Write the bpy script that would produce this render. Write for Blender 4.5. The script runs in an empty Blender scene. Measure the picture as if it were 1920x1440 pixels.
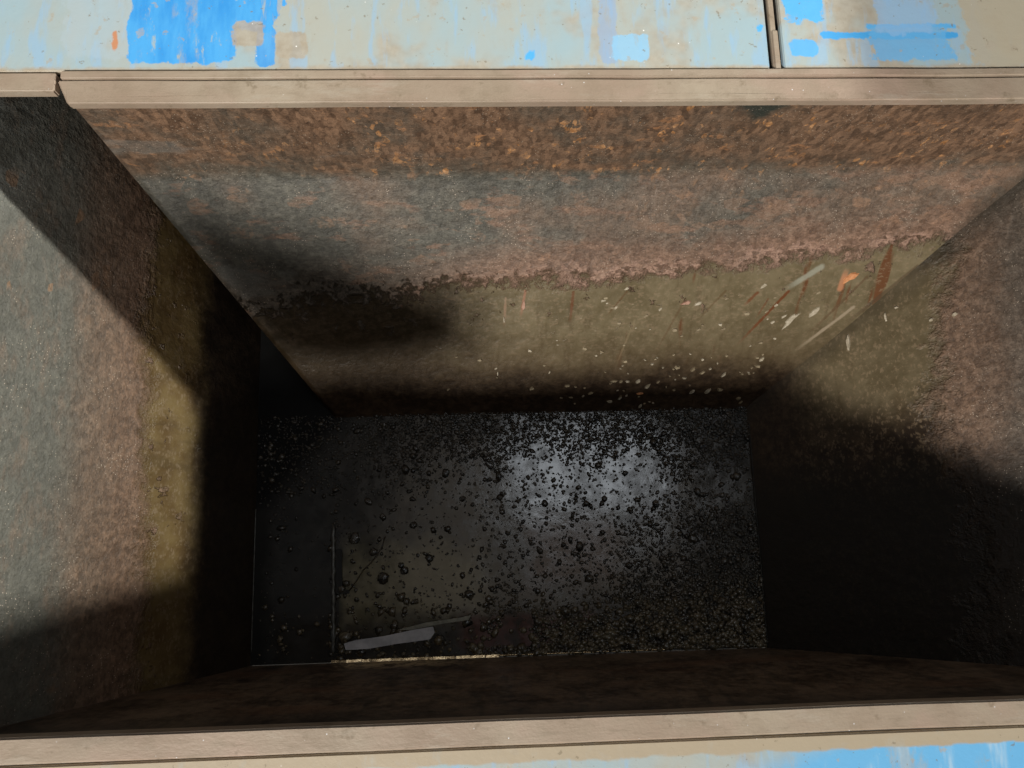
import bpy, bmesh, math, random
import numpy as np
from mathutils import Vector, Matrix, noise
random.seed(4); rng = np.random.default_rng(7)
scene = bpy.context.scene
col = scene.collection

# ------------------------------------------------------------------ camera
F = 1450.0
AX = Vector((.9989, -.0205, .0425)).normalized()      # world X in camera space (right, down, forward)
AY = Vector((-.0216, -.983, .1814)); AY = (AY - AX * AY.dot(AX)).normalized()
AD = AX.cross(-AY).normalized()                        # world down
def ray(px, py):
    v = Vector((px - 960, py - 720, F))
    return v.dot(AX) / v.dot(AD), v.dot(AY) / v.dot(AD)
def at(px, py, s):                                     # a point s metres below the camera
    a, b = ray(px, py); return Vector((a * s, b * s, 1 - s))
cam = bpy.data.cameras.new('camera'); co = bpy.data.objects.new('camera', cam); col.objects.link(co)
R = Matrix(((AX.x, -AX.y, -AX.z), (AY.x, -AY.y, -AY.z), (-AD.x, AD.y, AD.z)))
co.matrix_world = Matrix.Translation((0, 0, 1)) @ R.to_4x4()
cam.sensor_width = 36; cam.lens = 36 * F / 1920; cam.clip_start = .01; cam.clip_end = 100
scene.camera = co

# ------------------------------------------------------------------ node helpers
class S:
    def __init__(s, nt, sock): s.nt = nt; s.k = sock
    def _m(s, op, o, r=False):
        n = s.nt.nodes.new('ShaderNodeMath'); n.operation = op
        for i, v in enumerate((o, s) if r else (s, o)):
            if isinstance(v, S): s.nt.links.new(v.k, n.inputs[i])
            elif v is not None: n.inputs[i].default_value = v
        return S(s.nt, n.outputs[0])
    def __add__(s, o): return s._m('ADD', o)
    __radd__ = __add__
    def __mul__(s, o): return s._m('MULTIPLY', o)
    __rmul__ = __mul__
    def __sub__(s, o): return s._m('SUBTRACT', o)
    def __rsub__(s, o): return s._m('SUBTRACT', o, True)
    def abs(s): return s._m('ABSOLUTE', None)
    def max(s, o): return s._m('MAXIMUM', o)
    def min(s, o): return s._m('MINIMUM', o)
class Mat:
    def __init__(s, name):
        s.m = bpy.data.materials.new(name); s.m.use_nodes = True; s.nt = s.m.node_tree
        s.b = s.nt.nodes['Principled BSDF']
        g = s.nt.nodes.new('ShaderNodeNewGeometry'); s.P = g.outputs['Position']
        sp = s.nt.nodes.new('ShaderNodeSeparateXYZ'); s.nt.links.new(s.P, sp.inputs[0])
        s.x, s.y, s.z = [S(s.nt, o) for o in sp.outputs]
    def stretch(s, v, rot=0):
        n = s.nt.nodes.new('ShaderNodeMapping'); s.nt.links.new(s.P, n.inputs[0]); n.inputs['Scale'].default_value = v
        n.inputs['Rotation'].default_value = (0, 0, rot); return n.outputs[0]
    def noise(s, scale, detail=4, rough=.55, vec=None, dist=0):
        n = s.nt.nodes.new('ShaderNodeTexNoise'); s.nt.links.new(vec or s.P, n.inputs['Vector'])
        n.inputs['Scale'].default_value = scale; n.inputs['Detail'].default_value = detail
        n.inputs['Roughness'].default_value = rough; n.inputs['Distortion'].default_value = dist
        return S(s.nt, n.outputs[0])
    def vor(s, scale, vec=None, out='Distance', rnd=1):
        n = s.nt.nodes.new('ShaderNodeTexVoronoi'); s.nt.links.new(vec or s.P, n.inputs['Vector'])
        n.inputs['Scale'].default_value = scale; n.inputs['Randomness'].default_value = rnd
        return S(s.nt, n.outputs[out])
    def ss(s, v, a, b):                                # smoothstep, a may exceed b
        n = s.nt.nodes.new('ShaderNodeMapRange'); n.interpolation_type = 'SMOOTHSTEP'
        s.nt.links.new(v.k, n.inputs[0])
        if a < b: n.inputs[1].default_value, n.inputs[2].default_value = a, b; n.inputs[3].default_value, n.inputs[4].default_value = 0, 1
        else: n.inputs[1].default_value, n.inputs[2].default_value = b, a; n.inputs[3].default_value, n.inputs[4].default_value = 1, 0
        return S(s.nt, n.outputs[0])
    def box(s, x0, x1, y0, y1, e=.004, wx=None, wy=None):
        X = s.x if wx is None else s.x + wx; Y = s.y if wy is None else s.y + wy
        return s.ss(X, x0 - e, x0 + e) * s.ss(X, x1 + e, x1 - e) * s.ss(Y, y0 - e, y0 + e) * s.ss(Y, y1 + e, y1 - e)
    def mix(s, f, a, b):
        n = s.nt.nodes.new('ShaderNodeMix'); n.data_type = 'RGBA'
        if isinstance(f, S): s.nt.links.new(f.k, n.inputs[0])
        else: n.inputs[0].default_value = f
        for i, v in ((6, a), (7, b)):
            if isinstance(v, S): s.nt.links.new(v.k, n.inputs[i])
            else: n.inputs[i].default_value = (*v, 1)
        return S(s.nt, n.outputs[2])
    def out(s, color=None, rough=None, bump=None, dist=.003, strength=1, metal=None, spec=None):
        def put(v, name):
            if isinstance(v, S): s.nt.links.new(v.k, s.b.inputs[name])
            elif v is not None: s.b.inputs[name].default_value = (*v, 1) if isinstance(v, tuple) else v
        put(color, 'Base Color'); put(rough, 'Roughness'); put(metal, 'Metallic'); put(spec, 'Specular IOR Level')
        if bump is not None:
            n = s.nt.nodes.new('ShaderNodeBump'); n.inputs['Distance'].default_value = dist; n.inputs['Strength'].default_value = strength
            s.nt.links.new(bump.k, n.inputs['Height']); s.nt.links.new(n.outputs[0], s.b.inputs['Normal'])
        return s.m

# ------------------------------------------------------------------ hopper dimensions
FL = -.6; YF = -.253; YB = .232; YW = .600; ZF = -.236           # floor level, front wall, back of floor, upright wall, fold
XL0, ML = -.457, .5
def xleft(z): return XL0 - ML * (z - FL)
def xright(z): return .565 + 1.18 * (z - FL)
KS = (YW - YB) / (ZF - FL)
def yslope(z): return YB + KS * (z - FL)
def on_slope(px, py):
    a, b = ray(px, py); s = (YB + KS * (1 - FL)) / (b + KS)
    return Vector((a * s, b * s, 1 - s))
def on_right(px, py):
    a, b = ray(px, py); s = (.565 + 1.18 * (1 - FL)) / (a + 1.18); return Vector((a * s, b * s, 1 - s))

# ------------------------------------------------------------------ materials
def wall_material(name, side):
    m = Mat(name)
    big = m.noise(3.2, 4); mid = m.noise(16, 5, .6); fine = m.noise(70, 5, .7); tiny = m.noise(210, 3, .6)
    big2 = m.noise(5.5, 3, .5, m.stretch((1, 1, 1.7)))
    long_ = m.noise(26, 5, .7, m.stretch((.45, 1.3, 1.3)) if side == 'back' else m.stretch((1.3, .5, 1.3)))
    st3 = (.6, 1.1, 1.3) if side == 'back' else (1.2, .7, 1.1)
    def cells(sc):
        n = m.vor(sc, m.stretch(st3), 'Color'); sp = m.nt.nodes.new('ShaderNodeSeparateColor'); m.nt.links.new(n.k, sp.inputs[0]); return S(m.nt, sp.outputs[0])
    ca = cells(120); cb = cells(270); cc = cells(50)
    mot = (ca * .22 + cb * .26 + (fine - .5) * 1.6 + .8 + (mid - .5) * .9 - .24) * .62           # 0..1 mottling
    def two(a, b, lo=.26, hi=.84): return m.mix(m.ss(mot, lo, hi), a, b)
    grey = two((.058, .056, .046), (.158, .150, .124))
    brown = two((.075, .042, .022), (.235, .135, .072))
    pink = two((.120, .068, .044), (.330, .200, .138))
    orange = m.mix(ca, (.40, .17, .05), (.70, .38, .18))
    khaki = m.mix(m.ss(mid + (fine - .5) * .5, .25, .75), (.110, .086, .046), (.170, .136, .080))
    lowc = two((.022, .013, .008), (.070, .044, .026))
    zz = m.z + (mid - .5) * .055 + (fine - .5) * .03 + (big - .5) * .05
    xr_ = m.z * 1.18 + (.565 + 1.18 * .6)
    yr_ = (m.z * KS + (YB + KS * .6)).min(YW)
    if side == 'back':
        band = m.ss(m.z + (mid - .5) * .030 + (fine - .5) * .012, -.244, -.226)
        nB = m.vor(125, m.stretch((1, 1, .5)), 'Color'); spB = m.nt.nodes.new('ShaderNodeSeparateColor'); m.nt.links.new(nB.k, spB.inputs[0]); cB = S(m.nt, spB.outputs[0]); cB2 = S(m.nt, spB.outputs[1])
        fB = m.noise(75, 4, .7, m.stretch((1, 1, .5)))
        brown = m.mix(m.ss(fB * 1.1 + cB2 * .35 - .2, .18, .9), (.095, .055, .034), (.300, .180, .112))
        bandc = m.mix(m.ss(m.noise(9, 4, .6), .40, .66) * .55 * m.ss(m.x, .75, .2).max(m.ss(m.x, -.1, -.5)), brown, grey)
        bandc = m.mix(m.ss(m.z, -.165, -.225) * .65 * m.ss(big + (mid - .5), .3, .6), bandc, grey)
        c = m.mix(m.ss(big2 + m.x * .22, .42, .68) * .5, grey, m.mix(.5, pink, brown))
        c = m.mix(m.ss(long_ + m.x * .07, .55, .66) * .7, c, pink)
        c = m.mix(m.ss(long_ * .5 + cc * .3 + m.x * .05, .50, .56) * .5, c, (.24, .15, .10))
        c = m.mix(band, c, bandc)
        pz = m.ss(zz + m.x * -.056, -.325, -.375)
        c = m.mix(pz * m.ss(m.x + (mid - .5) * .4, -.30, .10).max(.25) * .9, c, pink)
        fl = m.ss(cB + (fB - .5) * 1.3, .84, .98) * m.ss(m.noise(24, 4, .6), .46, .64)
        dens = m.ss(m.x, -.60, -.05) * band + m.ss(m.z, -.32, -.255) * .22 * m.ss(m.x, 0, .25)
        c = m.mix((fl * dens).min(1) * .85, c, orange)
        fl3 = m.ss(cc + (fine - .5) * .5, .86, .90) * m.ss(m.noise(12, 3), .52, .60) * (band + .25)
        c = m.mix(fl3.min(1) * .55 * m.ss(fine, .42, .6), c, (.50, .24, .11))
        corner_shade = m.ss((xr_ - m.x) + (mid - .5) * .06, .05, -.01)
        c = m.mix(corner_shade * .75, c, (.040, .032, .022))  # shade along the right-hand corner, painted into the colour
        dpx = at(1435, 205, 1.03); dx = (m.x - dpx.x).abs() + (mid - .5) * .03
        c = m.mix(m.ss(dx + (m.z * -.9) + (fine - .5) * .02, .078, .055) * band, c, (.035, .045, .038))
        c = m.mix(m.ss(m.noise(7, 4, .6, m.stretch((.6, 1, 1.5))), .58, .66) * .45 * m.ss(m.x, .1, -.25), c, (.20, .20, .185))
        edge = zz * 1.0 + m.x * -.056 + .037 + (m.noise(30, 5, .75) - .5) * .06
        kh = m.ss(edge + m.ss(m.x, .2, -.3) * (fine - .5) * .12, -.346, -.366)
    else:
        c = m.mix(m.ss(long_, .48, .66) * .55, grey, m.mix(.6, brown, pink))
        if side == 'left':
            c = m.mix(.30, c, (.175, .175, .150))
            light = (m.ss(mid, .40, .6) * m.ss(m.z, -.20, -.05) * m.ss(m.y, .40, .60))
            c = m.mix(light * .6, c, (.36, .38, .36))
            fl = m.ss(cc, .84, .92) * m.ss(m.noise(10, 3), .52, .62)
            c = m.mix(fl * .6, c, (.34, .19, .10))
            c = m.mix(m.ss(zz, -.20, -.27) * .7, c, m.mix(.5, brown, pink))
            khaki = m.mix(m.ss(mid, .3, .7), (.095, .056, .020), (.165, .115, .048))
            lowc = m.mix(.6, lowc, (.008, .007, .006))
        else:
            c = m.mix(.75, c, two((.062, .044, .032), (.165, .120, .092)))
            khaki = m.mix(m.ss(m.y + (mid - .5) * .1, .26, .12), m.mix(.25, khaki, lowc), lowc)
        c = m.mix(m.ss(zz, -.27, -.33) * .7, c, m.mix(.4, pink, brown))
        edge = zz + (m.noise(22, 5, .75) - .5) * .10 + (big - .5) * .06
        kh = m.ss(edge, -.335, -.378)
    st = m.noise(9, 5, .7, m.stretch((3.2, .5, .5), .0 if side != 'back' else .55) if side != 'left' else m.stretch((.5, 3, .5)))
    khc = m.mix(m.ss(st, .54, .68) * .4, khaki, (.060, .040, .018))
    if side == 'back': khc = m.mix(m.ss(m.noise(12, 3, .5, m.stretch((2.6, .45, .45), .55)), .60, .68) * m.ss(m.x, .1, .4), khc, (.11, .045, .018))
    khc = m.mix(m.ss(cb * .4 + fine, .78, .92) * .5, khc, (.22, .16, .10))
    left = m.ss(m.x + (mid - .5) * .25, .06, -.16)
    if side == 'back':
        khc = m.mix(left * .85, khc, two((.026, .018, .011), (.115, .078, .048)))
        khc = m.mix(m.ss(zz, -.42, -.53) * .75, khc, (.060, .040, .020))  # browner towards the foot: soft shade painted into the slope
    if side == 'back':
        for (xa, ya, xb, yb, wd, cl, am) in [(1478, 545, 1375, 655, .0042, (.12, .040, .014), .95), (1420, 548, 1392, 575, .005, (.13, .05, .02), .9), (1440, 560, 1415, 600, .003, (.13, .05, .02), .6),
                (1625, 520, 1500, 640, .004, (.09, .05, .025), .6), (1720, 500, 1560, 625, .006, (.07, .045, .025), .7), (1540, 500, 1465, 545, .008, (.30, .30, .24), .7), (1600, 575, 1480, 665, .005, (.30, .24, .17), .75),
                (1075, 545, 1068, 610, .004, (.12, .045, .018), .8), (985, 545, 975, 600, .0035, (.28, .14, .09), .8), (948, 560, 945, 620, .003, (.26, .17, .11), .8), (1175, 545, 1130, 600, .0025, (.10, .05, .02), .6),
                (1285, 560, 1220, 680, .003, (.10, .06, .03), .5), (1360, 545, 1300, 610, .003, (.09, .05, .02), .5), (1190, 600, 1150, 700, .0025, (.22, .17, .10), .4), (1575, 540, 1590, 500, .008, (.42, .19, .10), .8)]:
            A = on_slope(xa, ya); B = on_slope(xb, yb); dx_, dz_ = B.x - A.x, B.z - A.z; Ls = dx_ * dx_ + dz_ * dz_
            u = m.x - A.x; v_ = m.z - A.z
            t = (u * dx_ + v_ * dz_) * (1 / Ls); t2 = t.max(0).min(1)
            ex = u - t2 * dx_; ez = (v_ - t2 * dz_) * 1.3
            d2 = (ex * ex + ez * ez)._m('SQRT', None) + (fine - .5) * .006
            khc = m.mix(m.ss(d2, wd, wd * .35) * m.ss(t, 1.0, .5) * am, khc, cl)
    isl = m.ss(m.noise(34, 4, .65), .62, .66) * m.ss(edge, -.46, -.36)
    kh = kh * (1 - isl * (1 if side != 'right' else 0))
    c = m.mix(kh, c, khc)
    c = m.mix(m.ss(zz, -.49, -.57) if side != 'left' else m.ss(zz, -.425, -.485), c, lowc)  # darker foot; on the left wall its shadow is painted in
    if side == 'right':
        c = m.mix(m.ss(m.y + (mid - .5) * .08, .16, .03) * .92, c, (.015, .012, .009))  # shade over the front part painted in, nearly black
        shade_r = m.ss((yr_ - m.y) + (mid - .5) * .05, .055, .0)
        c = m.mix(shade_r * .8 * m.ss(m.z, -.42, -.36).max(.5), c, (.034, .028, .020))  # the corner's shade painted on the right wall too
    c = m.mix(m.ss(m.vor(200), .20, .08) * m.ss(mid, .46, .60) * (1 - kh) * 1.0, c, (.62, .52, .42))  # pale specks painted in as tiny glints
    c = m.mix(m.ss(tiny, .54, .72) * .38 * (1 - kh), c, (.026, .020, .015))
    rim = (m.ss(m.x + (mid - .5) * .5, -.15, .25) * m.ss(m.noise(9, 4, .6), .36, .52) if side == 'back' else .0) * m.ss(edge, -.362, -.350) * m.ss(edge, -.335, -.350)     # raised scale along the worn edge
    c = m.mix(rim * m.ss(ca + fine * .5, .45, .8) * .75, c, (.46, .29, .22))
    c = m.mix(rim * m.ss(cb + fine * .5, .55, .35) * .55, c, (.15, .080, .055))
    h = (1 - kh) * (.55 + ca * .5 + cb * .35 + fine * .9 + rim * .35) + mid * .7 + fine * kh * .3
    rough = .60 - kh * .16 + (fine - .5) * .3
    c = m.mix(m.ss(m.noise(8, 5, .7), .42, .68) * .28 * (1 - kh), c, (.045, .036, .026))
    return m.out(c, rough - .08, h, .0034, 1, spec=.42)

def mat_rail():
    m = Mat('bare_rail_steel')
    big = m.noise(4, 4); f = m.noise(60, 5, .7, m.stretch((.4, 1.5, 1))); t = m.noise(240, 3)
    c = m.mix(m.ss(big, .35, .68), (.325, .245, .185), (.39, .325, .25))
    c = m.mix(m.ss(m.noise(13, 6, .7), .46, .70) * .45, c, (.24, .185, .13))
    c = m.mix(m.ss(m.noise(9, 4), .5, .7) * .5, c, (.42, .30, .24))
    c = m.mix(m.ss(f, .50, .75) * .55, c, (.24, .19, .135))
    c = m.mix(m.ss(m.noise(28, 4, .65), .60, .70) * .55, c, (.19, .145, .095))
    c = m.mix(m.ss(m.noise(11, 6, .7, m.stretch((.5, 2, 1))), .56, .66) * .4, c, (.44, .39, .32))
    c = m.mix(m.ss(m.vor(75), .09, .03) * m.ss(m.noise(7), .45, .6), c, (.85, .88, .92))
    return m.out(c, .42 + f * .25, f * .6 + t * .3, .0012, .8, spec=.5)

def mat_paint():
    m = Mat('worn_blue_paint')
    w = (m.noise(22, 5, .65) - .5) * .055; w2 = (m.noise(9, 3) - .5) * .06; w3 = (m.noise(60, 4, .6) - .5) * .012
    big = m.noise(4.5, 4, .55, m.stretch((1.3, .8, 1))); fine = m.noise(80, 4, .6); v = m.noise(20, 4, .6, m.stretch((1.7, .35, 1)))
    pale = m.mix(m.ss(big, .35, .65), (.36, .49, .55), (.44, .46, .42))
    tan = m.mix(m.ss(fine, .3, .7), (.40, .34, .26), (.47, .42, .34))
    c = m.mix(m.ss(m.noise(6, 4, .6), .50, .62) * .8, pale, tan)
    lb = (.30, .50, .72)
    c = m.mix(m.ss(v, .52, .63) * .6, c, lb)
    blue = m.mix(m.ss(v, .35, .62), (.045, .32, .80), (.085, .42, .88))
    chip = m.noise(42, 6, .72, m.stretch((1.25, .7, 1)))
    def pb(x0, y0, x1, y1, e=.003, a=w, b=w3):          # patch given in photo pixels, laid on the deck
        A = at(x0, y1, 1.004); B = at(x1, y0, 1.004)
        return m.ss(m.box(A.x, B.x, A.y, B.y, .006 + e * .8, a, b) + (chip - .5) * 1.5, .34, .62)
    c = m.mix(pb(120, -60, 260, 110, .02) * .3, c, (.45, .56, .66))
    c = m.mix(pb(238, -80, 448, 118, .005, w * .35, w3) * m.ss(m.noise(34, 5, .7, m.stretch((1.6, .5, 1))), .70, .60), c, blue)
    c = m.mix(pb(440, -60, 525, 60, .006, w, w3) * m.ss(v, .42, .5).max(.25), c, blue)
    c = m.mix(pb(480, 45, 515, 118, .003, w3, w) * .9, c, blue)
    c = m.mix(pb(435, 40, 495, 85, .004, w3, w3) * .85, c, tan)
    c = m.mix(pb(515, 60, 575, 108, .004, w3, w3) * .85, c, tan)
    c = m.mix(pb(208, 55, 222, 95, .003, w3, w3), c, (.58, .27, .15))
    c = m.mix(pb(1128, -60, 1150, 118, .004, w3, w3) * .6, c, (.28, .42, .66))
    c = m.mix(pb(1150, 65, 1215, 112, .004, w3, w3) * .8, c, (.28, .58, .86))
    c = m.mix(pb(1476, -60, 1535, 40, .006, w, w) , c, (.11, .47, .90))
    c = m.mix(pb(1482, 75, 1530, 105, .002, w3, w3) * .9, c, (.10, .46, .92))
    c = m.mix(pb(1418, 48, 1432, 57, .002, w3, w3), c, (.10, .46, .92))
    c = m.mix(pb(1535, 60, 1800, 73, .0025, w3, w2 * .18), c, (.07, .40, .85))
    c = m.mix(pb(1620, 45, 1795, 53, .002, w3, w3), c, (.12, .46, .88))
    c = m.mix(pb(1640, 50, 1780, 112, .006, w, w3) * .8, c, (.14, .47, .86))
    c = m.mix(pb(1650, -60, 1740, 60, .01, w, w) * .6, c, (.30, .52, .82))
    c = m.mix(pb(1820, -60, 2100, 128, .02, w, w) * .9, c, (.47, .42, .32))
    c = m.mix(pb(985, 95, 1005, 113, .002, w3, w3), c, (.10, .46, .92))
    # front panel: blue from the middle to the right
    fy = m.ss(m.y, -.20, -.28)
    c = m.mix(fy * m.ss(m.x + w * 1.2 + (m.y + .29) * -2.5, .30, .44), c, m.mix(m.ss(v, .50, .68), (.16, .48, .82), (.40, .62, .82)))
    c = m.mix(fy * m.ss(m.noise(14, 5, .6), .60, .64) * m.ss(m.x, .25, .12), c, tan)
    # bare edges along the rails
    c = m.mix(m.ss(m.y + w * .35, .650, .6425) * m.ss(m.y, .5, .55), c, tan)
    c = m.mix(m.ss(m.y + w * .35, -.280, -.272), c, tan) if False else m.mix(m.ss(m.y + w * .28, -.2835, -.2795) * m.ss(m.y, 0, -.2), c, (.44, .37, .27))
    c = m.mix(m.ss(m.noise(15, 6, .7, m.stretch((1.4, .5, 1))), .54, .66) * .5, c, m.mix(.4, tan, pale))
    c = m.mix(m.ss(m.noise(45, 5, .6), .63, .67) * .55, c, tan)
    c = m.mix(m.ss(m.noise(120, 3), .68, .72) * .6, c, (.22, .18, .12))
    c = m.mix(m.ss(m.vor(42), .06, .025) * m.ss(m.noise(5), .5, .56), c, (.95, .95, .95))
    return m.out(c, .38 + fine * .2, fine * .4 + m.noise(9, 3) * .8, .0015, .6, spec=.5)

def mat_liquid():
    m = Mat('oily_water')
    a = m.noise(7, 3, .5); f = m.noise(34, 4, .6); r = m.noise(95, 3, .6)
    c = m.mix(m.ss(a, .4, .65), (.022, .020, .017), (.040, .035, .028))
    A = at(635, 1165, 1.6); B = at(900, 1020, 1.6)
    w = (m.noise(13, 4, .6) - .5) * .12
    kh = m.box(A.x, B.x, A.y, B.y, .035, w, w) * m.ss(m.x, A.x - .002, A.x + .003)
    c = m.mix(kh, c, m.mix(m.ss(f, .35, .65), (.12, .105, .06), (.19, .165, .10)))
    rd = m.box(at(960, 0, 1.6).x, at(1110, 0, 1.6).x, at(0, 1120, 1.6).y, at(0, 1000, 1.6).y, .03, w, w)
    c = m.mix(rd * .8, c, (.075, .036, .026))
    r0 = m.box(at(840, 0, 1.6).x, at(1060, 0, 1.6).x, at(960, 1215, 1.6).y, at(960, 1155, 1.6).y, .015, w * .5, w * .3)
    c = m.mix(r0 * m.ss(f, .30, .55) * .9, c, (.085, .024, .017))  # reddish reflection painted into the film colour
    left_shade = m.ss(m.x * 1.0 + m.y * -.9 + w * .4, -.40, -.52).max(m.ss(m.x + w * .5, at(560, 0, 1.6).x, at(520, 0, 1.6).x) * .8)
    c = m.mix(left_shade, c, (.005, .005, .005))  # black shade at the left end, painted over the film
    return m.out(c, .13 + m.ss(f, .35, .7) * .13 + left_shade * .3, f * .22 + a * 1.2 + r * .05, .004, .4, spec=.75 - left_shade * .62)

def mat_grit():
    m = Mat('wet_black_grit')
    f = m.noise(45, 3); t = m.noise(300, 3)
    c = m.mix(m.ss(f, .35, .65), (.012, .011, .009), (.045, .038, .028))
    c = m.mix(m.ss(m.y, -.08, -.22) * m.ss(f + t * .3, .45, .8), c, (.12, .095, .055))  # tan grit towards the front, its colour lifted to suggest golden glints
    return m.out(c, .14 + t * .28, t, .0012, .8, spec=1.0)

def simple(name, c0, c1, rough, metal=0, sc=60, spec=.5, bump=.001):
    m = Mat(name); n = m.noise(sc, 5, .65)
    return m.out(m.mix(m.ss(n, .3, .7), c0, c1), rough, n, bump, .8, metal=metal, spec=spec)

def front_mat():
    m = Mat('dark_front_wall'); mid = m.noise(14, 5, .65); f = m.noise(70, 4, .7)
    c = m.mix(m.ss(mid * .6 + f * .4, .35, .65), (.038, .027, .020), (.22, .165, .12))
    c = m.mix(m.ss(m.noise(11, 5, .65, m.stretch((2.4, 1, .5))), .52, .68) * .6, c, (.03, .03, .026))
    c = m.mix(m.ss(m.noise(5, 4, .6, m.stretch((.6, 1, 2))), .52, .66) * .5, c, (.19, .11, .07))
    d = m.ss(m.x + (mid - .5) * .1, at(630, 0, 1.6).x - .01, at(640, 0, 1.6).x + .01) * m.ss(m.x + (mid - .5) * .2, at(900, 0, 1.6).x, at(760, 0, 1.6).x) * m.ss(m.z + (f - .5) * .03, -.50, -.565)
    c = m.mix(d * m.ss(mid + f, .85, 1.05), c, (.62, .50, .32))
    c = m.mix(m.ss(m.z, -.22, -.10) * .5, c, (.045, .05, .05))
    return m.out(c, .5, mid + f * .5, .002, .8, spec=.4)

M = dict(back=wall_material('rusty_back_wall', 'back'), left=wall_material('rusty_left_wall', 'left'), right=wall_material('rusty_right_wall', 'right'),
         rail=mat_rail(), paint=mat_paint(), liquid=mat_liquid(), grit=mat_grit(),
         front=front_mat(),
         dark=simple('black_scale', (.012, .012, .011), (.03, .027, .022), .7),
         bright=simple('polished_edge', (.22, .15, .08), (.66, .50, .30), .26, 1, 130),
         seam=simple('seam_steel', (.05, .05, .045), (.16, .16, .15), .35, .3, 90),
         offcut=simple('pale_offcut', (.42, .42, .45), (.62, .61, .64), .3, 0, 40),
         flake=simple('pale_flake', (.26, .22, .15), (.46, .40, .31), .6, 0, 120),
         flake2=simple('tan_flake', (.16, .12, .07), (.32, .26, .17), .6, 0, 120),
         pinkflake=simple('pink_flake', (.30, .16, .11), (.46, .28, .21), .7, 0, 120),
         oflake=simple('orange_flake', (.42, .16, .06), (.62, .30, .14), .7, 0, 120),
         twig=simple('wet_twig', (.018, .012, .007), (.04, .026, .015), .4))

# ------------------------------------------------------------------ object helpers
def tag(o, label=None, cat=None, group=None, kind=None):
    for k, v in (('label', label), ('category', cat), ('group', group), ('kind', kind)):
        if v: o[k] = v
    return o
def mesh(name, verts, faces, mat, parent=None, smooth=False):
    me = bpy.data.meshes.new(name); me.from_pydata([tuple(v) for v in verts], [], faces); me.update()
    me.materials.append(mat)
    bm = bmesh.new(); bm.from_mesh(me); bmesh.ops.recalc_face_normals(bm, faces=bm.faces); bm.to_mesh(me); bm.free()
    if smooth: me.polygons.foreach_set('use_smooth', [True] * len(me.polygons))
    o = bpy.data.objects.new(name, me); col.objects.link(o)
    if parent: o.parent = parent
    return o
def empty(name, loc=(0, 0, 0)):
    o = bpy.data.objects.new(name, None); col.objects.link(o); o.location = loc; o.empty_display_size = .1; return o
def prism(name, poly, axis, a, b, mat, parent=None, bev=0):   # poly extruded between a and b along axis
    def p(q, t): return {'x': (t, q[0], q[1]), 'y': (q[0], t, q[1]), 'z': (q[0], q[1], t)}[axis]
    n = len(poly); v = [p(q, a) for q in poly] + [p(q, b) for q in poly]
    f = [list(range(n)), list(range(n, 2 * n))] + [[i, (i + 1) % n, n + (i + 1) % n, n + i] for i in range(n)]
    o = mesh(name, v, f, mat, parent)
    if bev:
        bm = bmesh.new(); bm.from_mesh(o.data)
        bmesh.ops.bevel(bm, geom=bm.edges[:], offset=bev, segments=3, affect='EDGES'); bm.to_mesh(o.data); bm.free()
    return o
def box(name, x0, x1, y0, y1, z0, z1, mat, parent=None, bev=0):
    return prism(name, [(x0, y0), (x1, y0), (x1, y1), (x0, y1)], 'z', z0, z1, mat, parent, bev)
def dent(o, amp=.0009, step=.045):
    bm = bmesh.new(); bm.from_mesh(o.data); xs = [q.co.x for q in bm.verts]; x = min(xs) + step
    while x < max(xs) - .01:
        bmesh.ops.bisect_plane(bm, geom=bm.verts[:] + bm.edges[:] + bm.faces[:], plane_co=(x, 0, 0), plane_no=(1, 0, 0)); x += step
    for q in bm.verts:
        q.co.y += amp * (noise.noise(Vector((q.co.x * 5, 0, o.data.vertices[0].co.y * 9))) * 1.3 + noise.noise(Vector((q.co.x * 19, 4, 0))) * .6)
        q.co.z += amp * noise.noise(Vector((q.co.x * 8, 9, q.co.y * 30)))
    bm.to_mesh(o.data); bm.free(); return o
def tube(name, pts, r, mat, parent=None, n=8, wob=0):
    pts = [Vector(p) for p in pts]; v = []; f = []
    for i, p in enumerate(pts):
        d = (pts[min(i + 1, len(pts) - 1)] - pts[max(i - 1, 0)]).normalized()
        u = d.cross(Vector((0, 0, 1))); u = u.normalized() if u.length > .01 else Vector((1, 0, 0)); w = d.cross(u)
        rr = (r[i] if isinstance(r, (list, tuple)) else r) * (1 + wob * noise.noise(p * 90))
        v += [p + (u * math.cos(2 * math.pi * k / n) + w * math.sin(2 * math.pi * k / n)) * rr for k in range(n)]
        if i: f += [[(i - 1) * n + k, (i - 1) * n + (k + 1) % n, i * n + (k + 1) % n, i * n + k] for k in range(n)]
    f += [list(range(n)), list(range((len(pts) - 1) * n, len(pts) * n))]
    return mesh(name, v, f, mat, parent, True)
def wobble(o, amp=.004, sc=4, cuts=0):
    for v in o.data.vertices:
        n = noise.noise(Vector(v.co) * sc); v.co += v.normal * amp * n

hopper = tag(empty('steel_hopper', (0, 0, FL)), 'deep rusty steel hopper with sloping walls and a narrow wet bottom', 'hopper')
def hp(o): o.parent = hopper; o.location = (0, 0, -FL); return o
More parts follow.
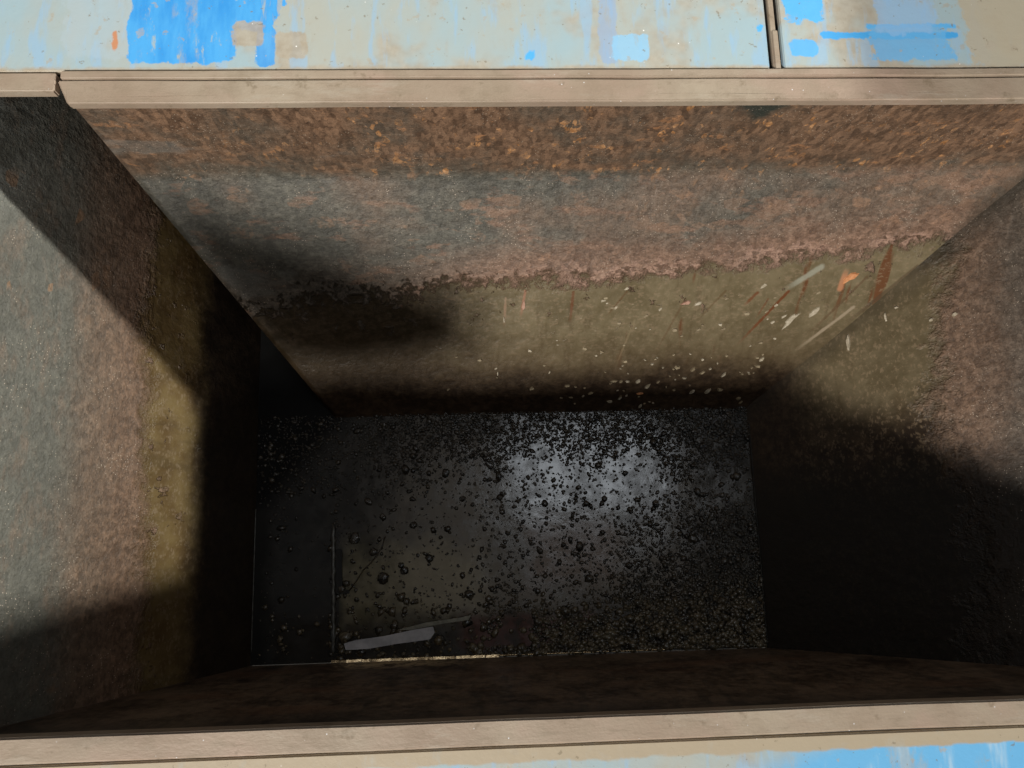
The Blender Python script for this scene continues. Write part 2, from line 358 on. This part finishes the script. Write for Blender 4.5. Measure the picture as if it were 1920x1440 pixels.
# back wall: upright band + slope, a thick piece whose left end is cut along one straight sight line
lineA, lineB = Vector((135, 195)), Vector((500, 630))
def edge_x(y, z):                                              # where the cut end runs
    s = 1 - z; b = y / s
    lo, hi = 100., 900.
    for t in range(40):
        py = (lo + hi) / 2; px = lineA.x + (py - lineA.y) * (lineB.x - lineA.x) / (lineB.y - lineA.y)
        if ray(px, py)[1] > b: lo = py
        else: hi = py
    return ray(px, py)[0] * s
NX = 160
zs = [0 + ZF * i / 16 for i in range(17)] + [ZF + (FL - ZF) * i / 34 for i in range(1, 35)]
verts = []; faces = []
for z in zs:
    y = YW if z >= ZF else yslope(z)
    # soften the fold
    d = z - ZF
    if abs(d) < .012: y -= (.012 - abs(d)) * .18
    x0 = edge_x(y, z); x1 = 1.45
    for i in range(NX + 1):
        x = x0 + (x1 - x0) * i / NX
        n = noise.noise(Vector((x * 3, y * 3, z * 3))) * .006 * min(1, (x - x0) * 8)
        verts.append((x, y - n if z > FL + .001 else y, z))
for r in range(len(zs) - 1):
    for i in range(NX):
        a = r * (NX + 1) + i; faces.append([a, a + 1, a + NX + 2, a + NX + 1])
# thickness: the same outline pushed back
k0 = len(verts); L0 = [verts[r * (NX + 1)] for r in range(len(zs))]
for p in L0: verts.append((p[0], p[1] + .02, p[2]))
for r in range(len(zs) - 1): faces.append([r * (NX + 1), (r + 1) * (NX + 1), k0 + r + 1, k0 + r])
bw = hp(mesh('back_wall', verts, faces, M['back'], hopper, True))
bw['label'] = 'upright rust-flecked band above a sloping plate worn to olive steel'

def grid(name, fn, nu, nv, mat, amp=.005):
    v = []; f = []
    for j in range(nv + 1):
        for i in range(nu + 1):
            p = Vector(fn(i / nu, j / nv)); v.append(p + Vector((1, .3, 0)) * noise.noise(p * 3.3) * amp)
    for j in range(nv):
        for i in range(nu): a = j * (nu + 1) + i; f.append([a, a + 1, a + nu + 2, a + nu + 1])
    return hp(mesh(name, v, f, mat, hopper, True))
def left_fn(u, v):
    z = -.004 + (FL + .004) * v; return (xleft(z), -.30 + 1.15 * u, z)
lw = grid('side_wall', left_fn, 80, 50, M['left']); lw['label'] = 'grey left side wall fading to olive at its foot'
def right_fn(u, v):
    z = -.004 + (FL + .004) * v; return (xright(z), -.30 + .97 * u, z)
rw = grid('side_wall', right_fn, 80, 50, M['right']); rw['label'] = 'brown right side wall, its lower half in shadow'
def front_fn(u, v): return (-.85 + 2.2 * u, YF, -.002 + (FL + .002) * v)
fw = grid('front_wall', front_fn, 100, 30, M['front'], 0)
hp(box('bottom_plate', -.52, .64, YF - .02, .9, FL - .02, FL - .006, M['dark'], hopper))
hp(box('rear_closing_plate', -.85, 1.5, .86, .88, FL, -.03, M['dark'], hopper))
# weld seams along the foot of the walls
sp = [Vector((XL0 + .002, at(470, y, 1.6).y, FL + .002)) for y in np.linspace(955, 1224, 30)]
hp(tube('weld_seam', sp, .0011, M['seam'], hopper, 6, .5))
sp = [Vector((.566, yy, FL + .003)) for yy in np.linspace(-.25, .20, 60)]
hp(tube('weld_seam', sp, .0016, M['dark'], hopper, 6, .8))
ev = []; ef = []; xa, xb = at(622, 1243, 1.6).x, at(925, 1232, 1.6).x; x = xa
while x < xb:                                                   # short hammered facets of one bare edge
    L = random.uniform(.010, .030); tx = random.uniform(-.1, .55); k = len(ev)
    for (qx, qy) in ((0, 0), (L, 0), (L, .0048), (0, .0048)): ev.append((x + qx, YF + .001 + qy, FL + .006 - (qx - L / 2) * tx * .5 - qy * .17))
    for (qx, qy) in ((0, 0), (L, 0), (L, .0065), (0, .0065)): ev.append((x + qx, YF + .001 + qy, FL - .002))
    ef += [[k, k + 1, k + 2, k + 3], [k + 3, k + 2, k + 6, k + 7], [k, k + 3, k + 7, k + 4], [k + 1, k + 5, k + 6, k + 2]]
    x += L + random.uniform(0, .002)
hp(mesh('bright_edge', ev, ef, M['bright'], hopper))
sp = [Vector((x, YF + .004, FL + .003)) for x in np.linspace(at(930, 1232, 1.6).x, at(1250, 1222, 1.6).x, 60)]
hp(tube('bright_edge', sp, .0014, M['bright'], hopper, 8, .9))
sp = [at(625 + .9 * math.sin(i * 2.3), y, 1.596) for i, y in enumerate(np.linspace(985, 1222, 26))]
hp(tube('weld_seam', sp, [.0026 + .0020 * abs(math.sin(i * .8)) for i in range(26)], M['seam'], hopper, 8, .6))
# rails
rx0, rx1 = -.576, 1.6
main = dent(hp(prism('rim_rail', [(-.560, .590), (rx1, .590), (rx1, .6255), (rx0, .6255)], 'z', -.016, 0, M['rail'], hopper, .0022)))
dent(hp(box('rim_rail', -.572, rx1, .6275, .6400, -.012, .001, M['rail'], hopper, .0018)), .0006)
hp(box('rim_rail', -1.4, -.579, .6100, .6385, -.018, -.001, M['rail'], hopper, .0022))
dent(hp(box('rim_rail', -1.4, 1.6, -.2605, -.2300, -.022, .001, M['rail'], hopper, .0022)))
hp(box('rim_rail', -1.4, -.76, -.229, .609, -.022, 0, M['rail'], hopper, .002))
# inner corner tab that follows the left end of the back rail
# added plates on the right, outside the frame: they shape the side lamp's patch
ep = hp(box('lamp_stop', 1.46, 1.475, .644, 1.10, 0, .375, M['rail'], hopper, .002))
ep2 = hp(box('lamp_stop', 1.46, 1.475, -.6, .642, 0, .78, M['paint'], hopper, .002))

# ------------------------------------------------------------------ deck
def deck(x0, x1, y0, y1, label):
    o = box('deck_panel', x0, x1, y0, y1, -.014, -.004, M['paint'], None, .0018)
    return tag(o, label, 'panel')
deck(-1.5, .4308, .6415, 1.25, 'worn blue painted panel behind the back rail, left of the joint')
deck(.4520, 1.6, .6415, 1.25, 'worn blue painted panel behind the back rail, right of the joint, with a blue stroke')
deck(-1.5, 1.6, -.75, -.2635, 'pale painted panel with blue paint in front of the near rail')
js = tag(empty('joint_strip', (.441, .65, -.004)), 'narrow bare steel strip between the two rear painted panels', 'strip')
a = box('strip', .4368, .4452, .6415, 1.25, -.012, -.005, M['rail'], js, .001); a.location = (-.441, -.65, .004)
a = box('lap_piece', .4385, .4466, .6413, .703, -.0049, -.0022, M['rail'], js, .0008); a.location = (-.441, -.65, .004)
tag(box('underframe', -1.6, 1.7, .6415, 1.4, -.06, -.03, M['dark']), kind='structure')
tag(box('ground', -9, 9, -9, 9, -1.4, -1.3, M['dark']), kind='structure')

# ------------------------------------------------------------------ liquid
v = []; f = []; nu, nv = 120, 60
for j in range(nv + 1):
    for i in range(nu + 1):
        x = -.459 + 1.028 * i / nu; y = YF + .001 + (.86 - YF) * (j / nv) ** 1.3
        v.append((x, y, FL + .0006 * noise.noise(Vector((x * 9, y * 9, 0)))))
for j in range(nv):
    for i in range(nu): a = j * (nu + 1) + i; f.append([a, a + 1, a + nu + 2, a + nu + 1])
tag(mesh('water', v, f, M['liquid'], None, True), 'film of dark oily water on the hopper bottom', 'water', kind='structure')

# ------------------------------------------------------------------ grit
ico = bmesh.new(); bmesh.ops.create_icosphere(ico, subdivisions=1, radius=1)
IV = np.array([q.co[:] for q in ico.verts]); IF = np.array([[q.index for q in fc.verts] for fc in ico.faces]); ico.free()
def sm(x, a, b): t = min(1, max(0, (x - a) / (b - a))); return t * t * (3 - 2 * t)
def pix(p):
    # world to photo pixels
    q = Vector((p[0], p[1], -(p[2] - 1)))
    c = AX * q.x + AY * q.y + AD * q.z
    return 960 + F * c.x / c.z, 720 + F * c.y / c.z
def density(x, y):
    px, py = pix((x, y, FL))
    n = noise.noise(Vector((x * 11, y * 11, 3))) * .5 + noise.noise(Vector((x * 30, y * 30, 8))) * .35
    back = sm(py, 905 + n * 120, 835 + n * 120) * sm(px, 520, 800)
    right = sm(px + (py - 1000) * .35 + n * 160, 1060, 1330) * sm(py, 880, 1000)
    low = sm(py + n * 50, 1110, 1190) * sm(px, 850, 1000) * .95
    mid = .20 + .22 * n
    if px < 900 and py > 930: mid = .075 + .10 * n
    if px < 640: mid = .16 * sm(px, 470, 600) * sm(1050, py, 1051) + .25 * sm(py, 1000, 850)
    if 540 < px < 618 and py > 930: mid = .01
    if 835 < px < 1000 and 1148 < py < 1212 and n < .12: return .05
    return max(back, right, low, mid, 0)
GV = []; GF = []; cnt = 0
tries = 0
while cnt < 21000 and tries < 90000:
    tries += 1
    x = random.uniform(-.455, .565); y = random.uniform(YF + .004, YB + .004)
    dn = density(x, y)
    if random.random() > dn: continue
    px, py = pix((x, y, FL))
    r = random.lognormvariate(math.log(.00185), .42)
    if py > 1080: r *= 1 + .75 * sm(py, 1060, 1200)
    if dn < .3: r *= random.choice((.6, .8, 1.0, 1.7))
    r = min(r, .0085)
    A = IV * (1 + rng.uniform(-.32, .32, (12, 1))) * rng.uniform(.65, 1.3, (1, 3))
    th = random.random() * 6.28; c, s_ = math.cos(th), math.sin(th); tl = random.uniform(-.6, .6); c2, s2 = math.cos(tl), math.sin(tl)
    A = A @ np.array([[1, 0, 0], [0, c2, -s2], [0, s2, c2]]) @ np.array([[c, -s_, 0], [s_, c, 0], [0, 0, 1]])
    A[:, 2] *= .55
    lift = .12 * r + (random.random() * .003 if dn > .7 else 0)
    GV.append(A * r + np.array([x, y, FL + lift])); GF.append(IF + cnt * 12); cnt += 1
GV = np.concatenate(GV); GF = np.concatenate(GF)
me = bpy.data.meshes.new('wet_grit'); me.from_pydata(GV.tolist(), [], GF.tolist()); me.materials.append(M['grit'])
me.polygons.foreach_set('use_smooth', [True] * len(me.polygons))
o = bpy.data.objects.new('wet_grit', me); col.objects.link(o)
tag(o, 'wet black grit scattered over the hopper bottom', 'grit', kind='stuff')

# larger lumps
def lump(p, r, mat, name, label, cat, group, flat=.6, seed=0):
    bm = bmesh.new(); bmesh.ops.create_icosphere(bm, subdivisions=3, radius=1)
    sx, sy = random.uniform(.8, 1.25), random.uniform(.7, 1.1)
    for q in bm.verts:
        k = 1 + .35 * noise.noise(q.co * 1.6 + Vector((seed, 0, 0))) + .12 * noise.noise(q.co * 5 + Vector((0, seed, 0)))
        q.co = Vector((q.co.x * sx, q.co.y * sy, q.co.z * flat)) * k * r
    m_ = bpy.data.meshes.new(name); bm.to_mesh(m_); bm.free(); m_.materials.append(mat)
    m_.polygons.foreach_set('use_smooth', [True] * len(m_.polygons))
    o = bpy.data.objects.new(name, m_); col.objects.link(o); o.location = p; o.rotation_euler.z = random.random() * 6
    return tag(o, label, cat, group)
for i, (x, y, r) in enumerate([(719, 1083, 11), (880, 1115, 11), (775, 985, 7), (752, 1060, 6), (805, 1047, 8), (836, 887, 7), (935, 893, 8), (718, 970, 6),
                               (665, 1010, 9), (700, 1035, 8), (690, 940, 7), (822, 1200, 10), (648, 1195, 12), (758, 1070, 7), (868, 935, 5), (640, 1105, 7),
                               (1230, 945, 8), (1300, 1010, 9), (1180, 1060, 8), (1105, 1085, 9), (1060, 1145, 9)]):
    lump(at(x, y, 1.597), r * .00105, M['grit'], 'slag_lump', 'wet black slag lump lying on the oily bottom', 'slag lump', 'slag lumps on the hopper bottom', seed=i * 3.1)

# offcut, twig, small rim
def plate(name, pts, mat, t, label, cat, lift=0, group=None):
    n = len(pts); c = sum(pts, Vector()) / n; pts = [p - c for p in pts]
    v = pts + [p + Vector((0, 0, -t)) for p in pts]
    f = [list(range(n)), list(range(n, 2 * n))] + [[i, (i + 1) % n, n + (i + 1) % n, n + i] for i in range(n)]
    o = mesh(name, v, f, mat); o.location = c
    bm = bmesh.new(); bm.from_mesh(o.data); bmesh.ops.bevel(bm, geom=bm.edges[:], offset=t * .25, segments=2, affect='EDGES'); bm.to_mesh(o.data); bm.free()
    return tag(o, label, cat, group)
plate('metal_offcut', [at(x, y, 1.592 - k) for x, y, k in [(648, 1219, 0), (644, 1207, 0), (668, 1200, .001), (720, 1193, .003), (770, 1182, .005), (812, 1175, .007), (815, 1186, .006), (806, 1199, .004), (740, 1208, .002), (690, 1217, .001)]],
      M['offcut'], .003, 'pale grey sliver of sheet metal lying at the near left corner of the bottom', 'metal offcut')
plate('metal_offcut', [at(x, y, 1.588) for x, y in [(742, 1182), (800, 1167), (862, 1158), (884, 1153), (878, 1163), (840, 1168), (812, 1173), (770, 1181)]],
      simple('dull_offcut', (.13, .13, .10), (.26, .25, .20), .35, .1), .002, 'thin dull strip leaning behind the pale grey metal sliver', 'metal offcut')
tw = [at(x, y, 1.593) for x, y in [(655, 1107), (668, 1090), (680, 1070), (695, 1056), (706, 1042), (716, 1026), (722, 1005)]]
tag(tube('thin_twig', tw, [.0008, .0009, .0010, .0009, .0012, .0010, .0006], M['twig'], None, 6, .4), 'thin dark twig beside the slot at the left of the bottom', 'twig')
box_ = plate('slot_sheet', [at(x, y, 1.595) for x, y in [(630, 1030), (641, 1030), (642, 1105), (655, 1106), (655, 1113), (631, 1114)]], simple('slot_black', (.003, .003, .003), (.008, .007, .006), .6), .002,  # black sheet put where the bottom has a dark slot
      'narrow black L shaped sheet standing in for the slot by the left seam of the bottom', 'light blocker')

# ------------------------------------------------------------------ flakes clinging to the worn wall
nS = Vector((0, -1, KS)).normalized(); nR = Vector((-1, 0, 1.18)).normalized()
def flake(p, nrm, L, W, ang, mat, label, cat='flake', group=None, lift=.001):
    u = Vector((1, 0, 0)) - nrm * nrm.x; u.normalize(); w = nrm.cross(u)
    d = u * math.cos(ang) + w * math.sin(ang); e = nrm.cross(d); n = 9 if L > .012 else 6
    v = []
    for k in range(n):
        t = 2 * math.pi * k / n; j = random.uniform(.5, 1.35)
        v.append(d * L * math.cos(t) * j + e * W * math.sin(t) * j)
    c = nrm * min(W * .35, .0022)
    vv = [Vector((0, 0, 0)) + c] + [q * .72 + c * .9 for q in v] + [q - nrm * .003 for q in v]
    f = [[0, 1 + k, 1 + (k + 1) % n] for k in range(n)] + [[1 + k, 1 + (k + 1) % n, 1 + n + (k + 1) % n, 1 + n + k] for k in range(n)]
    o = mesh('rust_flake', vv, f, mat); o.location = p + nrm * lift
    return tag(o, label, cat, group)
spots = [(1040, 596), (1088, 596), (1130, 560), (1145, 575), (1190, 573), (1210, 597), (1190, 610), (1265, 617), (1275, 625), (1040, 640), (1345, 609), (1457, 634), (1295, 663),
         (1167, 646), (995, 657), (1232, 674), (1205, 676), (1260, 690), (1360, 667), (1358, 705), (1265, 716), (1233, 715), (1145, 714), (1180, 718), (1345, 726), (1290, 722),
         (1270, 700), (1240, 692), (1093, 728), (1065, 745), (1110, 742), (1160, 748), (1078, 755), (930, 690), (934, 705), (902, 672), (860, 672), (845, 728), (1325, 735), (1390, 700),
         (1410, 690), (1425, 672), (1430, 663), (1302, 738), (1215, 752), (1140, 756), (1210, 730), (1175, 738), (1252, 724), (1385, 555), (1120, 620), (1160, 690), (1300, 690), (1030, 700)]
for k in range(70):
    t = random.random(); yy = random.uniform(560, 765); xx = random.triangular(900, 1480, 1300)
    if yy < 680 - (1480 - xx) * .1: xx = random.uniform(1080, 1560); yy = random.uniform(550, 700)
    if yy < 2150 - xx: spots.append((xx, yy))
for (x, y) in spots:
    s_ = random.choice((.45, .6, .75, 1.0, 1.2)); x += random.uniform(-5, 5); y += random.uniform(-5, 5)
    flake(on_slope(x, y), nS, .0062 * s_, .0032 * s_, random.uniform(-.3, .9), random.choice((M['flake'], M['flake2'], M['flake2'])), 'small pale flake stuck on the olive part of the sloping back wall', group='small pale flakes on the sloping back wall')
for (x, y, L, W, a_, mt, lb) in [
    (1483, 598, .034, .009, .95, 'flake', 'long pale flake stuck beside the right corner of the sloping wall, lower of two'),
    (1525, 640 - 55, .022, .008, .9, 'flake', 'broad pale flake stuck above the long pale flake near the right corner'),
    (1595, 520, .032, .009, .75, 'oflake', 'long bright orange flake at the right end of the pink rust edge'),
    (1432, 535, .013, .005, .8, 'flake', 'white flake above a dark rust run on the sloping wall'),
    (1455, 572, .010, .004, .8, 'flake', 'short white flake at the upper end of the long rust run'),
    (1285, 568, .014, .006, .3, 'pinkflake', 'pink flake standing alone below the rust edge at the middle right'),
    (982, 572, .014, .005, 1.45, 'pinkflake', 'upright narrow pink flake hanging from the rust edge at left'),
    (945, 600, .011, .003, 1.5, 'flake', 'upright narrow pale flake at the left end of the olive steel'),
    (1200, 738, .014, .004, .1, 'oflake', 'orange brown flake low down on the sloping wall just above the bottom'),
    (1175, 540, .009, .004, .5, 'flake', 'white flake hanging just under the rust edge'),
    (1430, 672, .011, .005, .9, 'flake', 'rounded pale flake near the shadowed right corner'),
    (933, 700, .009, .0022, 1.5, 'flake', 'faint upright pale drip flake low on the sloping wall at left')]:
    flake(on_slope(x, y), nS, L * .8, W * .8, a_, M[mt], lb)
for (x, y, L, W, a_) in [(1590, 640, .022, .006, 1.5), (1660, 595, .016, .004, 1.5), (1680, 577, .006, .004, 0), (1745, 600, .008, .006, .5), (1790, 590, .008, .006, .2), (1595, 582, .01, .006, .4)]:
    flake(on_right(x, y), nR, L * .7, W * .7, a_, M['flake'], 'pale flake stuck on the olive part of the right wall near the corner', group='pale flakes on the right wall')

# ------------------------------------------------------------------ lamps
def lamp(name, d, dist, size, E, color, target=(0, .2, -.2), shape='DISK', sy=None):
    L = bpy.data.lights.new(name, 'AREA'); L.shape = shape; L.size = size
    if sy: L.size_y = sy
    L.color = color; L.energy = E * math.pi * dist * dist
    o = bpy.data.objects.new(name, L); col.objects.link(o); d = Vector(d).normalized()
    o.location = Vector(target) + d * dist; o.rotation_euler = d.to_track_quat('Z', 'Y').to_euler(); return o
L1 = Vector((-.50, -1.07, 1.06)); L2 = Vector((1, .32, .398))
lamp('front_lamp', L1, 9, 1.0, 3.9, (1, .95, .87), (.2, .2, -.2))
lamp('side_lamp', L2, 9, .20, 3.3, (1, .99, .90), (-.5, .2, -.3))
o = lamp('overhead_lamp', (0, 0, 1), 3.6, .95, .15, (.88, .94, 1), (.71, .37, -.6), 'RECTANGLE', .5)

lamp('warm_fill', (0, 0, 1), 3.6, 2.0, .075, (1, .86, .70), (.45, -.05, -.6), 'RECTANGLE', 1.6)  # added warm fill, gives the floor a broader glare
# added unseen plate and post at the front left, shaped to throw the slope's wedge
LP = Vector((.2, .2, -.2)) + L1.normalized() * 9
pp = [on_slope(*q) + (LP - on_slope(*q)).normalized() * 1.24 for q in [(230, 330), (560, 432), (800, 530), (915, 595), (895, 655), (800, 690), (640, 708), (500, 690), (380, 550)]]
gp = tag(empty('shade_blocker', (-.9, -.5, 0)), 'added flat plate on a post by the near rail, shading the slope', 'light blocker')
n = len(pp); nn = (pp[2] - pp[0]).cross(pp[7] - pp[0]).normalized() * .006
o = mesh('shade_plate', pp + [p + nn for p in pp], [list(range(n)), list(range(n, 2 * n))] + [[i, (i + 1) % n, n + (i + 1) % n, n + i] for i in range(n)], M['dark'], gp)
o.location = (.9, .5, 0)
c = pp[7]
o = tube('shade_post', [(-1.32, c.y - .05, 0), (-1.32, c.y - .05, c.z + .03), (-1.30, c.y - .04, c.z + .05), (c.x + .03, c.y + .01, c.z + .01)], .012, M['dark'], gp, 12); o.location = (.9, .5, 0)

w = bpy.data.worlds.new('World'); scene.world = w; w.use_nodes = True
bg = w.node_tree.nodes['Background']; bg.inputs[0].default_value = (.92, .96, 1, 1); bg.inputs[1].default_value = .048
scene.view_settings.view_transform = 'Standard'; scene.view_settings.look = 'None'; scene.view_settings.exposure = 0
scene.cycles.max_bounces = 6
